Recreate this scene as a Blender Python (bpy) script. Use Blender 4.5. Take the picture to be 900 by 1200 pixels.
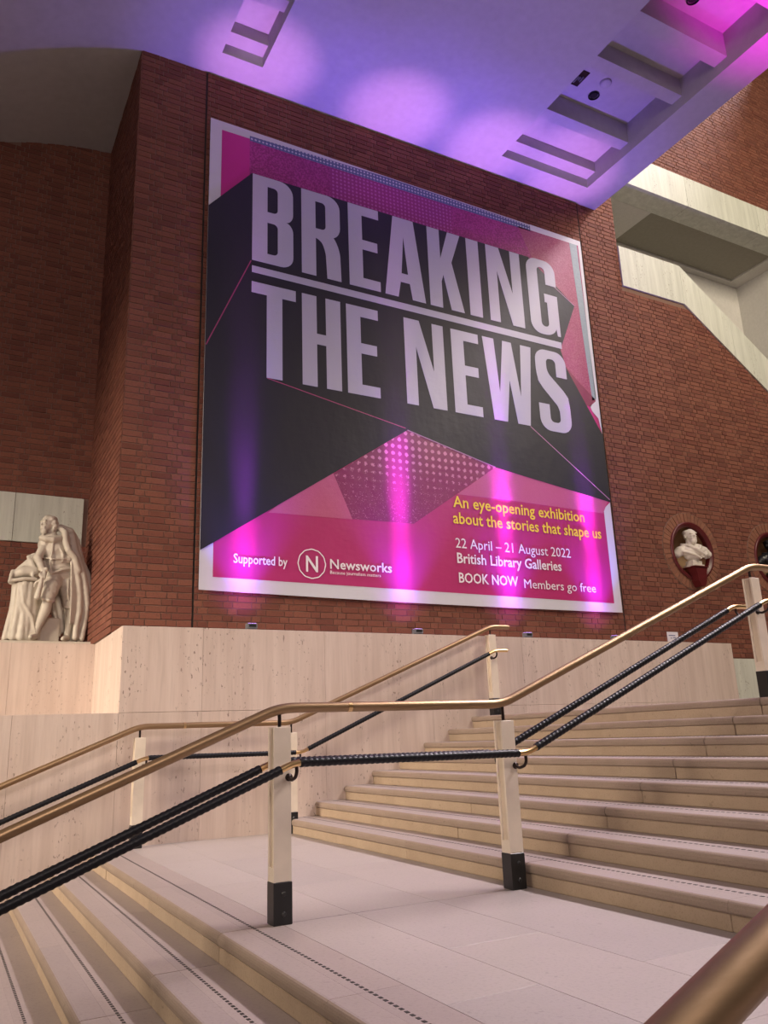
import bpy, bmesh, math, random
from mathutils import Vector, Matrix
random.seed(7)
PI = math.pi
C = bpy.context.scene.collection
for o in list(bpy.data.objects): bpy.data.objects.remove(o)

# ---------------------------------------------------------------- camera
F_PX, YAW, PIT, ROL = 945.556, 0.502898, 0.270311, -0.0373903
cy, sy, cp, sp, cr, sr = math.cos(YAW), math.sin(YAW), math.cos(PIT), math.sin(PIT), math.cos(ROL), math.sin(ROL)
fw = Vector((sy*cp, cy*cp, sp)); r0 = Vector((cy, -sy, 0)); u0 = r0.cross(fw)
rt = cr*r0 + sr*u0; up = -sr*r0 + cr*u0
cam = bpy.data.cameras.new('camera'); camo = bpy.data.objects.new('camera', cam); C.objects.link(camo)
camo.matrix_world = Matrix(((rt.x, up.x, -fw.x, 0), (rt.y, up.y, -fw.y, 0), (rt.z, up.z, -fw.z, 0), (0, 0, 0, 1)))
cam.sensor_fit = 'VERTICAL'; cam.sensor_height = 24; cam.sensor_width = 18
cam.lens = F_PX/1200*24; cam.clip_start = .05; cam.clip_end = 200
bpy.context.scene.camera = camo

# ---------------------------------------------------------------- light
sc = bpy.context.scene
sc.view_settings.view_transform = 'Standard'; sc.view_settings.look = 'None'
sc.view_settings.gamma = 1; sc.view_settings.use_curve_mapping = False
sc.view_settings.exposure = 0.0
w = bpy.data.worlds.new('world'); sc.world = w; w.use_nodes = True
bg = w.node_tree.nodes['Background']; bg.inputs[0].default_value = (.95, .82, .80, 1); bg.inputs[1].default_value = .045

def area(name, loc, target, size, power, col, sizey=None):
    l = bpy.data.lights.new(name, 'AREA'); l.energy = power; l.color = col; l.size = size
    if sizey: l.shape = 'RECTANGLE'; l.size_y = sizey
    o = bpy.data.objects.new(name, l); C.objects.link(o); o.location = loc
    o.rotation_euler = (Vector(target)-Vector(loc)).to_track_quat('-Z', 'Y').to_euler()
    return o
def spot(name, loc, target, angle, power, col, blend=1, radius=.03):
    l = bpy.data.lights.new(name, 'SPOT'); l.energy = power; l.color = col
    l.spot_size = math.radians(angle); l.spot_blend = blend; l.shadow_soft_size = radius
    o = bpy.data.objects.new(name, l); C.objects.link(o); o.location = loc
    o.rotation_euler = (Vector(target)-Vector(loc)).to_track_quat('-Z', 'Y').to_euler()
    return o
# skylight daylight coming down through the open hall beyond the ceiling's right edge
sk_ = area('skylight', (14.0, 3.8, 14.0), (1.5, 3.6, -1), 11, 450, (1.0, .88, .95), 1.3); sk_.data.spread = math.radians(50)
# warm hall lamp to the left; unseen soft fill added behind the viewer
hl = area('hall_lamp_left', (-8.0, 5.0, 4.0), (2, 8.0, -.2), 3.2, 185, (1.0, .84, .66)); hl.data.spread = math.radians(60)
hb = area('fill_behind', (-1.0, -6.0, 6.5), (3, 8, 1), 4.0, 235, (1.0, .82, .76)); hb.data.spread = math.radians(125)
area('upper_right_fill', (11.5, 0.0, 10.5), (13, 9, 6.5), 2.5, 900, (1.0, .86, .66))  # added fill for the upper right wall, in place of warm daylight
rl = area('block_side_fill', (-3.0, 6.9, 2.8), (1.5, 9.2, .9), .8, 9, (1.0, .86, .62)); rl.data.spread = math.radians(60)  # small warm fill added to brighten the side of the ledge block
# colour wash on the coffered ceiling from the next bay
spot('ceiling_wash_lamp', (8.6, 3.4, 5.0), (8.6, 4.25, 9.0), 48, 1300, (1.0, .0, .85), 1, .1)

# ---------------------------------------------------------------- helpers
def link(o, parent=None):
    C.objects.link(o)
    if parent is not None: o.parent = parent
    return o
def props(o, label=None, cat=None, group=None, kind=None):
    if label: o['label'] = label
    if cat: o['category'] = cat
    if group: o['group'] = group
    if kind: o['kind'] = kind
    return o
def empty(name, loc=(0, 0, 0), label=None, cat=None, group=None, kind=None):
    o = bpy.data.objects.new(name, None); o.location = loc; o.empty_display_size = .1
    C.objects.link(o); return props(o, label, cat, group, kind)

class MB:
    def __init__(s): s.v = []; s.f = []; s.sm = []
    def add(s, vs, fs, smooth=False):
        n = len(s.v); s.v += [tuple(v) for v in vs]; s.f += [tuple(i+n for i in f) for f in fs]; s.sm += [smooth]*len(fs)
        return s
    def box(s, x0, y0, z0, x1, y1, z1, skip=()):
        v = [(x0,y0,z0),(x1,y0,z0),(x1,y1,z0),(x0,y1,z0),(x0,y0,z1),(x1,y0,z1),(x1,y1,z1),(x0,y1,z1)]
        f = [(0,3,2,1),(4,5,6,7),(0,1,5,4),(1,2,6,5),(2,3,7,6),(3,0,4,7)]
        return s.add(v, f)
    def bbox(s, x0, y0, z0, x1, y1, z1, b=.004):
        """box whose long edges are chamfered"""
        v = []
        for z, k in ((z0, b), (z0+b, 0), (z1-b, 0), (z1, b)):
            a = [(x0+k, y0+k), (x1-k, y0+k), (x1-k, y1-k), (x0+k, y1-k)]
            v += [(p[0], p[1], z) for p in a]
        f = [(3,2,1,0), (12,13,14,15)]
        for l in range(3):
            for i in range(4): j = (i+1) % 4; f.append((l*4+i, l*4+j, l*4+4+j, l*4+4+i))
        return s.add(v, f)
    def prism(s, pts, a, b, fn):
        """pts 2-D outline (ccw), extruded from a to b; fn(p, t) -> xyz"""
        n = len(pts); v = [fn(p, a) for p in pts]+[fn(p, b) for p in pts]
        f = [tuple(range(n-1, -1, -1)), tuple(range(n, 2*n))]
        f += [(i, (i+1) % n, n+(i+1) % n, n+i) for i in range(n)]
        return s.add(v, f)
    def tube(s, path, r, n=12, rfn=None, caps=True, smooth=True):
        P = [Vector(p) for p in path]; m = len(P); vs = []; fs = []
        d0 = (P[1]-P[0]).normalized(); side = d0.cross(Vector((0, 0, 1)))
        if side.length < .1: side = d0.cross(Vector((0, 1, 0)))
        side.normalize(); L = 0
        for i in range(m):
            if i == 0: d = P[1]-P[0]
            elif i == m-1: d = P[-1]-P[-2]
            else: d = (P[i+1]-P[i]).normalized()+(P[i]-P[i-1]).normalized()
            d.normalize(); side = (side-d*side.dot(d)).normalized(); w2 = d.cross(side)
            if i: L += (P[i]-P[i-1]).length
            for k in range(n):
                a = 2*PI*k/n; rr = rfn(L, a) if rfn else (r[i] if isinstance(r, (list, tuple)) else r)
                vs.append(P[i]+(side*math.cos(a)+w2*math.sin(a))*rr)
        for i in range(m-1):
            for k in range(n): j = (k+1) % n; fs.append((i*n+k, i*n+j, i*n+n+j, i*n+n+k))
        s.add(vs, fs, smooth)
        if caps: s.add(vs[:n], [tuple(range(n-1, -1, -1))]); s.add(vs[-n:], [tuple(range(n))])
        return s
    def lathe(s, prof, c, n=24, axis='Z', smooth=True, a0=0, a1=2*PI):
        """prof: list of (radius, height)"""
        vs = []; fs = []; full = abs(a1-a0-2*PI) < 1e-6; m = n if full else n+1
        for r_, h in prof:
            for k in range(m):
                a = a0+(a1-a0)*k/n; p, q = r_*math.cos(a), r_*math.sin(a)
                vs.append({'Z': (c[0]+p, c[1]+q, c[2]+h), 'Y': (c[0]+p, c[1]+h, c[2]+q), 'X': (c[0]+h, c[1]+p, c[2]+q)}[axis])
        for i in range(len(prof)-1):
            for k in range(n):
                j = (k+1) % m; fs.append((i*m+k, i*m+j, i*m+m+j, i*m+m+k))
        return s.add(vs, fs, smooth)
    def mesh(s, name):
        me = bpy.data.meshes.new(name); me.from_pydata(s.v, [], s.f); me.polygons.foreach_set('use_smooth', s.sm)
        me.update()
        bm = bmesh.new(); bm.from_mesh(me); bmesh.ops.recalc_face_normals(bm, faces=bm.faces); bm.to_mesh(me); bm.free()
        return me
    def build(s, name, mat, parent=None, label=None, cat=None, group=None, kind=None):
        me = s.mesh(name); me.materials.append(mat); o = bpy.data.objects.new(name, me)
        link(o, parent); return props(o, label, cat, group, kind)
def obj(name, me, parent=None, loc=(0, 0, 0)):
    o = bpy.data.objects.new(name, me); o.location = loc; return link(o, parent)
def struct(mb, name, mat, **k): return mb.build(name, mat, kind='structure', **k)

# ---------------------------------------------------------------- materials
def nt(name):
    m = bpy.data.materials.new(name); m.use_nodes = True; t = m.node_tree
    return m, t, t.nodes['Principled BSDF']
def N(t, typ, **k):
    n = t.nodes.new(typ)
    for a, b in k.items():
        if a.startswith('i_'):
            key = a[2:]; key = int(key) if key.isdigit() else key.replace('_', ' ')
            n.inputs[key].default_value = b
        else: setattr(n, a, b)
    return n
def ramp(t, fac, stops, interp='LINEAR'):
    n = t.nodes.new('ShaderNodeValToRGB'); n.color_ramp.interpolation = interp
    e = n.color_ramp.elements
    while len(e) < len(stops): e.new(.5)
    for x, (p, c) in zip(e, stops): x.position = p; x.color = (*c, 1) if len(c) == 3 else c
    t.links.new(fac, n.inputs[0]); return n.outputs[0]
def mix(t, a, b, fac, mode='MIX'):
    n = t.nodes.new('ShaderNodeMix'); n.data_type = 'RGBA'; n.blend_type = mode
    for i, v in ((0, fac), (6, a), (7, b)):
        if hasattr(v, 'is_output'): t.links.new(v, n.inputs[i])
        else: n.inputs[i].default_value = v if i == 0 else ((*v, 1) if len(v) == 3 else v)
    return n.outputs[2]
def mth(t, op, a, b=None, c=None):
    n = t.nodes.new('ShaderNodeMath'); n.operation = op
    for i, v in enumerate((a, b, c)):
        if v is None: continue
        if hasattr(v, 'is_output'): t.links.new(v, n.inputs[i])
        else: n.inputs[i].default_value = v
    return n.outputs[0]
def pos(t, scale=(1, 1, 1)):
    g = t.nodes.new('ShaderNodeNewGeometry'); m = t.nodes.new('ShaderNodeMapping'); m.inputs['Scale'].default_value = scale
    t.links.new(g.outputs['Position'], m.inputs[0]); return m.outputs[0]
def noise(t, vec, scale, detail=3, rough=.5):
    n = N(t, 'ShaderNodeTexNoise', i_Scale=scale, i_Detail=detail, i_Roughness=rough); t.links.new(vec, n.inputs['Vector']); return n.outputs['Fac']
def bump(t, p, h, strength=.3, dist=.01):
    b = N(t, 'ShaderNodeBump', i_Strength=strength, i_Distance=dist); t.links.new(h, b.inputs['Height']); t.links.new(b.outputs[0], p.inputs['Normal'])
def rnd(t):
    g = t.nodes.new('ShaderNodeNewGeometry'); o = t.nodes.new('ShaderNodeObjectInfo')
    return mth(t, 'FRACT', mth(t, 'ADD', g.outputs['Random Per Island'], o.outputs['Random']))

def plain(name, col, rough=.5, metal=0, bumpk=0, bscale=60, spec=.5):
    m, t, p = nt(name); p.inputs['Base Color'].default_value = (*col, 1); p.inputs['Roughness'].default_value = rough
    p.inputs['Metallic'].default_value = metal; p.inputs['Specular IOR Level'].default_value = spec
    v = pos(t); n = noise(t, v, bscale*.3, 4)
    c = mix(t, tuple(x*.86 for x in col), tuple(min(1, x*1.08) for x in col), n); t.links.new(c, p.inputs['Base Color'])
    if bumpk: bump(t, p, noise(t, v, bscale, 4), bumpk, .004)
    return m
def brick_mat(name, stops):
    m, t, p = nt(name); v = pos(t)
    c = ramp(t, rnd(t), stops)
    c = mix(t, c, (.9, .82, .8), noise(t, v, 1.1, 3), 'MULTIPLY')
    n2 = noise(t, v, 45, 4, .7)
    c = mix(t, c, (.045, .022, .018), ramp(t, n2, [(.5, (0, 0, 0)), (.8, (.8, .8, .8))]))
    t.links.new(c, p.inputs['Base Color']); p.inputs['Roughness'].default_value = .85
    bump(t, p, n2, .5, .004); return m
M = {}
M['brick'] = brick_mat('red_brick', [(0, (.150, .046, .029)), (.3, (.195, .067, .041)), (.7, (.235, .085, .052)), (1, (.17, .050, .033))])
M['soldier'] = brick_mat('orange_brick', [(0, (.22, .09, .055)), (.5, (.28, .12, .072)), (1, (.24, .10, .06))])
M['mortar'] = plain('mortar', (.215, .13, .10), .95, 0, .4, 80)
M['soffit'] = plain('painted_soffit', (.50, .49, .50), .75, 0, .08, 30)
M['coffer'] = plain('coffer_paint', (.50, .48, .48), .75, 0, .08, 30)
M['cream'] = plain('cream_post', (.80, .70, .58), .5, 0, .05, 40)
M['cream_in'] = plain('cream_inlay', (.72, .60, .46), .5, 0, .05, 40)
M['black'] = plain('black_steel', (.012, .012, .013), .35, 0, .05, 50)
M['bolt'] = plain('bolt_steel', (.06, .06, .06), .35, .8)
M['iron'] = plain('dark_bronze', (.035, .022, .02), .35, .6)
M['leather'] = plain('black_leather', (.007, .007, .010), .42, 0, .25, 120, .3)
M['white_paint'] = plain('white_paint', (.62, .60, .56), .7)
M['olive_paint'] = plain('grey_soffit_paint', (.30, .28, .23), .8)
M['gap'] = plain('dark_joint', (.015, .012, .01), .9)
M['red_frame'] = plain('oxblood_frame', (.10, .008, .010), .4, 0, .1, 40)
M['tan_niche'] = plain('tan_niche', (.34, .20, .10), .7, 0, .2, 30)
M['marble'] = plain('white_marble', (.60, .54, .46), .5, 0, .25, 40)
M['marble2'] = plain('pale_bust_marble', (.72, .66, .58), .5, 0, .2, 40)
M['darkbronze'] = plain('dark_bust_bronze', (.03, .03, .032), .35, .4)
M['fixture'] = plain('grey_lamp_body', (.20, .21, .23), .45, .3)
M['paper'] = plain('white_card', (.75, .72, .8), .6)
M['ink'] = plain('blue_ink', (.12, .14, .3), .6)
# brass with streaky polish
m, t, p = nt('brass'); v = pos(t, (3, 40, 40)); n = noise(t, v, 3, 4)
t.links.new(mix(t, (.29, .19, .10), (.42, .28, .16), n), p.inputs['Base Color'])
p.inputs['Metallic'].default_value = .8; p.inputs['Roughness'].default_value = .42; M['brass'] = m
m, t, p = nt('polished_brass'); p.inputs['Base Color'].default_value = (.80, .55, .26, 1)
p.inputs['Metallic'].default_value = 1; p.inputs['Roughness'].default_value = .28; M['brass2'] = m
# travertine: vertical veins and pits
def travertine(name, a, b):
    m, t, p = nt(name); v = pos(t, (9, 9, .55)); n = noise(t, v, 1.0, 5, .6); n2 = noise(t, pos(t, (40, 40, 2.5)), 1, 3)
    c = mix(t, a, b, ramp(t, n, [(.35, (0, 0, 0)), (.65, (1, 1, 1))]))
    c = mix(t, c, tuple(x*.80 for x in a), ramp(t, n2, [(.5, (0, 0, 0)), (.75, (.35, .35, .35))]))
    pv = noise(t, pos(t, (1.1, 1.1, .5)), 38, 4, .6); zone = noise(t, pos(t, (3, 3, .5)), 1.2, 2)
    pit = mth(t, 'MULTIPLY', ramp(t, pv, [(.62, (0, 0, 0)), (.66, (1, 1, 1))]), ramp(t, zone, [(.46, (0, 0, 0)), (.60, (1, 1, 1))]))
    c = mix(t, c, (.16, .10, .07), mth(t, 'MULTIPLY', pit, .75))
    c = mix(t, c, (.93, .93, .93), rnd(t), 'MULTIPLY')
    t.links.new(c, p.inputs['Base Color']); p.inputs['Roughness'].default_value = .6
    bump(t, p, mth(t, 'SUBTRACT', n2, pit), .25, .006); return m
M['trav'] = travertine('travertine', (.60, .475, .415), (.70, .575, .51))
M['trav_pale'] = travertine('pale_travertine', (.54, .55, .48), (.66, .67, .59))
def stone(name, a, b, rough=.5, sc_=1.0):
    m, t, p = nt(name); v = pos(t); n = noise(t, v, 2.2*sc_, 5, .6); n2 = noise(t, v, 60*sc_, 3, .6)
    c = mix(t, a, b, n); c = mix(t, c, tuple(x*.8 for x in a), ramp(t, n2, [(.52, (0, 0, 0)), (.72, (.6, .6, .6))]))
    k = rnd(t); c = mix(t, c, ramp(t, k, [(0, (.90, .90, .91)), (.5, (.97, .96, .95)), (1, (1.0, 1.0, 1.0))]), 1.0, 'MULTIPLY')
    sp_ = ramp(t, noise(t, v, 22, 2), [(.70, (0, 0, 0)), (.74, (1, 1, 1))]); c = mix(t, c, tuple(x*.5 for x in a), mth(t, 'MULTIPLY', sp_, .4))
    t.links.new(c, p.inputs['Base Color']); p.inputs['Roughness'].default_value = rough; bump(t, p, n2, .2, .004); return m
M['floor'] = stone('limestone_paving', (.36, .315, .30), (.43, .375, .355), .45)
M['tread'] = stone('limestone_tread', (.32, .265, .25), (.39, .325, .305), .45)
M['nosing'] = stone('worn_warm_lit_nosing', (.27, .205, .16), (.37, .285, .225), .6, 2)  # for nosing fronts: dirt and warm light both put into the brown
M['riser'] = stone('rough_stone_riser', (.37, .275, .195), (.52, .40, .29), .75, 2)
M['stud'] = plain('black_stud', (.02, .018, .016), .6)

# ---------------------------------------------------------------- dimensions (metres; viewer's eye is the origin)
YW = 8.70            # brick wall with the banner
YT = 8.14            # travertine wall in front of it
XP = 1.51            # corner of the brick pier
YR = 10.80           # back of the recess with the statue
ZC = 8.57            # soffit
ZL = -.90            # landing
ZLEDGE = 1.13
RISE = .135

# ---------------------------------------------------------------- brickwork
BH, BG = .065, .010
def courses(w0, w1, z0, z1, keep, seed):
    """Flemish bond; yields (a0,a1,zb,zt) rectangles along one wall"""
    out = []; r = random.Random(seed); i = 0; z = z0+BG/2
    while z < z1-.01:
        zt = min(z+BH, z1-.002); a = w0-(.17 if i % 2 else .0); k = i % 2
        while a < w1:
            L = .215 if (k % 2 == 0) else .1025
            b0, b1 = max(a, w0+.002), min(a+L, w1-.002)
            if b1-b0 > .02:
                res = keep(b0, b1, z, zt)
                if res: out += res
            a += L+BG; k += 1
        z += BH+BG; i += 1
    return out
def lay(parent, rects, fn, near, mat, nmax=300):
    """fn(a,d,z)->xyz with d = how far the face stands proud; near(rect)->distance"""
    rects = sorted(rects, key=near); r = random.Random(3); cache = {}
    def solid(mb, a0, a1, z0, z1, ox=0, oz=0, e=0, g=0):
        c = .003
        vs = [fn(a0-ox, 0, z0-oz), fn(a1-ox, 0, z0-oz), fn(a1-ox, 0, z1-oz), fn(a0-ox, 0, z1-oz),
              fn(a0-ox, e-.003, z0-oz), fn(a1-ox, e-.003, z0-oz), fn(a1-ox, e-.003, z1-oz), fn(a0-ox, e-.003, z1-oz),
              fn(a0-ox+c, e, z0-oz+c), fn(a1-ox-c, e+g, z0-oz+c), fn(a1-ox-c, e+g, z1-oz-c), fn(a0-ox+c, e, z1-oz-c)]
        fs = [(0,1,5,4),(1,2,6,5),(2,3,7,6),(3,0,4,7),(4,5,9,8),(5,6,10,9),(6,7,11,10),(7,4,8,11),(8,9,10,11)]
        mb.add(vs, fs)
    base = Vector(fn(0, 0, 0))
    for (a0, a1, z0, z1) in rects[:nmax]:
        k = (round(a1-a0, 3), round(z1-z0, 3), r.randrange(3))
        if k not in cache:
            mb = MB(); q = random.Random(k[2]+11); solid(mb, 0, a1-a0, 0, z1-z0, 0, 0, q.uniform(.007, .012), q.uniform(-.002, .002))
            mb.v = [tuple(Vector(p)-base) for p in mb.v]
            me = mb.mesh('brick'); me.materials.append(mat); cache[k] = me
        obj('brick', cache[k], parent, fn(a0, 0, z0))
    mb = MB()
    for (a0, a1, z0, z1) in rects[nmax:]: solid(mb, a0, a1, z0, z1, 0, 0, r.uniform(.007, .012), r.uniform(-.002, .002))
    if mb.v: mb.build('brickwork', mat, parent, kind='stuff')

SL = .69                                            # fall of the stair-shaped parapet
def parapet_low(x): return 7.22 if x < 11.02 else 7.22-SL*(x-11.02)
NICHES = ((10.33, 2.65), (12.30, 2.65)); RN = .62
XJ1, XJ2 = 2.355, 8.725
def keep_back(a0, a1, z0, z1):
    if a1 > 2.55 and a0 < 8.5 and z0 > 1.78 and z1 < 7.62 and a0 > 2.50 and a1 < 8.55: return None
    if z1 > ZC and a0 < 9.13-.3: return None
    for xj in (XJ1, XJ2):
        if a0 < xj < a1:
            o = []
            for p, q in ((a0, xj-.012), (xj+.012, a1)):
                if q-p > .02: o.append((p, q, z0, z1))
            return o
        if abs(a0-xj) < .012: a0 = xj+.012
        if abs(a1-xj) < .012: a1 = xj-.012
    xm, zm = (a0+a1)/2, (z0+z1)/2
    if z0 < ZLEDGE and a1 < 10.2: return None
    if a1 > 9.56 and z1 > 7.22-SL*max(0, a0-11.02)-.02 and z0 < 10.06:
        if a0 < 9.56 and z1 > 7.2: 
            return [(a0, 9.56, z0, z1)] if 9.56-a0 > .02 else None
        if z0 > parapet_low(xm)+.05: return None
    for cx, cz in NICHES:
        if max(math.hypot(u_-cx, v_-cz) for u_ in (a0, a1) for v_ in (z0, z1)) < RN+.005: return None
        if min(math.hypot(u_-cx, v_-cz) for u_ in (a0, a1) for v_ in (z0, z1)) < .50: 
            if a0 < cx: a1 = max(a0, min(a1, cx-math.sqrt(max(0, .53**2-(zm-cz)**2))))
            else: a0 = min(a1, max(a0, cx+math.sqrt(max(0, .53**2-(zm-cz)**2))))
            if a1-a0 < .02: return None
    return [(a0, a1, z0, z1)]
def keep_all(a0, a1, z0, z1): return [(a0, a1, z0, z1)]
XE = 17.0
wall_back = empty('wall_back', (0, 0, 0), kind='structure')
def xz(y): return (lambda p, t: (p[0], y+t, p[1]))
mb = MB()
def bk(x0, z0, x1, z1): mb.box(x0, YW, z0, x1, YW+.25, z1)
bk(XP, ZLEDGE, 9.56, ZC); bk(9.1, ZC, 9.56, 10.0)
zt0 = 7.35
for (a, b) in ((9.56, NICHES[0][0]-.55), (NICHES[0][0]+.55, NICHES[1][0]-.55)): bk(a, .0, b, 5.3 if b > 11 else zt0)
for cx, cz in NICHES:
    bk(cx-.55, .0, cx+.55, cz-.55); bk(cx-.55, cz+.55, cx+.55, 5.3 if cx > 11 else 7.3)
bk(NICHES[1][0]+.55, 0, XE, 3.4)
mb.prism([(11.02-.14, 5.3), (12.85, 5.3), (12.85, 6.0), (11.02, 7.3), (11.02-.14, 7.3)], 0, .25, xz(YW))
mb.prism([(12.85, 3.4), (XE, 3.4), (12.85, 6.0)], 0, .25, xz(YW))
bk(9.1, 10.0, XE, 17)
mb.build('mortar_bed', M['mortar'], wall_back)
for cx, cz in NICHES:                               # square plate with a round hole, round the niche
    a = MB(); n = 48; vs = []; fs = []
    for k in range(n):
        t_ = 2*PI*k/n; c_, s_ = math.cos(t_), math.sin(t_); q = .56/max(abs(c_), abs(s_))
        vs += [(cx+c_*.42, YW+.002, cz+s_*.42), (cx+c_*q, YW+.002, cz+s_*q)]
    for k in range(n): j = (k+1) % n; fs.append((2*k, 2*k+1, 2*j+1, 2*j))
    a.add(vs, fs).build('niche_plate', M['mortar'], wall_back)
rects = courses(XP+.003, XE, ZLEDGE-.225, 7.3, keep_back, 1)+courses(XP+.003, 9.56, 7.3, ZC, keep_back, 2)+courses(9.12, XE, 10.04, 16.9, keep_all, 3)
rects += [(q[0], q[1], q[2], q[3]) for q in courses(9.12, 9.56, ZC, 10.04, keep_all, 4)]
rects = [q for q in rects if not (q[3] > 7.2 and 9.57 < (q[0]+q[1])/2 and q[2] < 10.0)]
lay(wall_back, rects, lambda a, d, z: (a, YW-d, z), lambda q: math.hypot(q[0], YW, q[2]-1), M['brick'])
j = MB()
for xj in (XJ1, XJ2): j.box(xj-.010, YW-.003, ZLEDGE, xj+.010, YW+.01, ZC)
j.build('expansion_joint', M['gap'], wall_back)

wall_left = empty('wall_left', (0, 0, 0), kind='structure')      # side of the pier, faces the recess
MB().box(XP, YW+.001, ZLEDGE, XP+.3, YR, ZC).build('mortar_bed', M['mortar'], wall_left)
lay(wall_left, courses(YW-.008, YR, ZLEDGE, ZC, keep_all, 5), lambda a, d, z: (XP-d, a, z), lambda q: math.hypot(q[0], q[2]-1), M['brick'])

wall_recess = empty('wall_recess', (0, 0, 0), kind='structure')
def keep_rec(a0, a1, z0, z1):
    if z1 > 2.50 and z0 < 3.14: return None
    return [(a0, a1, z0, z1)]
MB().box(-5, YR, .2, XP+.3, YR+.2, 9).build('mortar_bed', M['mortar'], wall_recess)
rects = courses(-5, XP, ZLEDGE-.05, 2.50, keep_all, 6)+courses(-5, XP, 3.14, ZC, keep_all, 7)
rects = [q for q in rects if q[2] < ZC-.1*max(0, 1.9-q[0])**2]
lay(wall_recess, rects, lambda a, d, z: (a, YR-d, z), lambda q: math.hypot(q[0]-1.0, q[2]-2.2), M['brick'])
xs = [-5, -3.6, -2.2, -.8, .62, 1.44]
for a, b in zip(xs, xs[1:]): MB().bbox(a+.003, YR-.035, 2.505, b-.003, YR, 3.135, .003).build('stone_band', M['trav_pale'], wall_recess)

# ---------------------------------------------------------------- travertine walls
wall_front = empty('wall_front', (0, 0, 0), kind='structure')
def panels(parent, x0, x1, y, th, z0, z1, w_, mat, off=0, name='stone_panel'):
    x = x0; first = True
    while x < x1-.01:
        nx = min(x+(off if first and off else w_), x1); first = False
        MB().bbox(x+.0012, y, z0+.0012, nx-.0012, y+th, z1-.0012, .002).build(name, mat, parent); x = nx
panels(wall_front, -5, XP+.012, YT, .04, -2.1, .30, 1.4, M['trav'])
panels(wall_front, XP+.012, 10.25, YT, .04, .30, ZLEDGE, 1.35, M['trav'], .8)
panels(wall_front, XP+.012, 10.25, YT, .04, -1.05, .30, 1.35, M['trav'], .8)
panels(wall_front, 10.25, 13, YT, .04, .1, .91, 1.3, M['trav_pale'])
MB().box(-5, YT+.04, -2.1, XP+.03, 9.74, .298).box(XP+.034, YT+.04, -1.0, 10.25, YW, ZLEDGE-.002).box(10.25, YT+.04, 0, 13, YW, .908).box(-5, 9.78, .2, XP+.02, YR, ZLEDGE-.002).build('wall_core', M['trav'], wall_front)
# side of the ledge block and the low wall under the statue
MB().box(XP+.012, YT+.041, .301, XP+.033, 9.74, ZLEDGE).build('block_side', M['trav'], wall_front)
MB().box(XP+.034, YW, .3, XP+.3, YR, ZLEDGE-.002).build('block_back', M['trav'], wall_front)
x = -5
for nx in (-3.5, -2.1, -.7, .65, XP+.012):
    MB().bbox(x+.0012, 9.74, .30, nx-.0012, 9.78, ZLEDGE, .002).build('stone_panel', M['trav'], wall_front); x = nx

# ---------------------------------------------------------------- floor and stairs
floor = empty('floor', (0, 0, 0), kind='structure')
YN = -2.6                                           # near end of the flights
XN, XU = 1.31, 3.20                                  # edges of the landing
cols = [(1.64, 2.05, [YN, .0, 1.4, 2.67, 4.225, 5.55, 6.8, YT]), (2.05, 2.56, [YN, -.6, .8, 2.0, 3.3, 4.225, 5.2, 6.6, YT]), (2.56, 3.34, [YN, -.2, 1.1, 2.67, 4.225, 5.7, 7.1, YT])]
for x0, x1, ys in cols:
    for a, b in zip(ys, ys[1:]):
        g = .0012; g0 = .004 if abs(a-4.225) < .01 else g; g1 = .004 if abs(b-4.225) < .01 else g
        MB().bbox(x0+g, a+g0, ZL-.05, x1-g, b-g1, ZL, .0008).build('paving_slab', M['floor'], floor)
MB().box(1.5, YN, ZL-.3, 3.4, YT, ZL-.05).build('screed', M['gap'], floor)
# upper landing
for a, b in ((YN, -.5), (-.5, 1.8), (1.8, 4.225), (4.225, 6.2), (6.2, YT)):
    MB().bbox(XU+7*.335+.33, a+.002, ZL+8*RISE-.05, 9.0, b-.002, ZL+8*RISE, .002).bbox(9.002, a+.002, ZL+8*RISE-.05, 15, b-.002, ZL+8*RISE, .002).build('paving_slab', M['floor'], floor)

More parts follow.
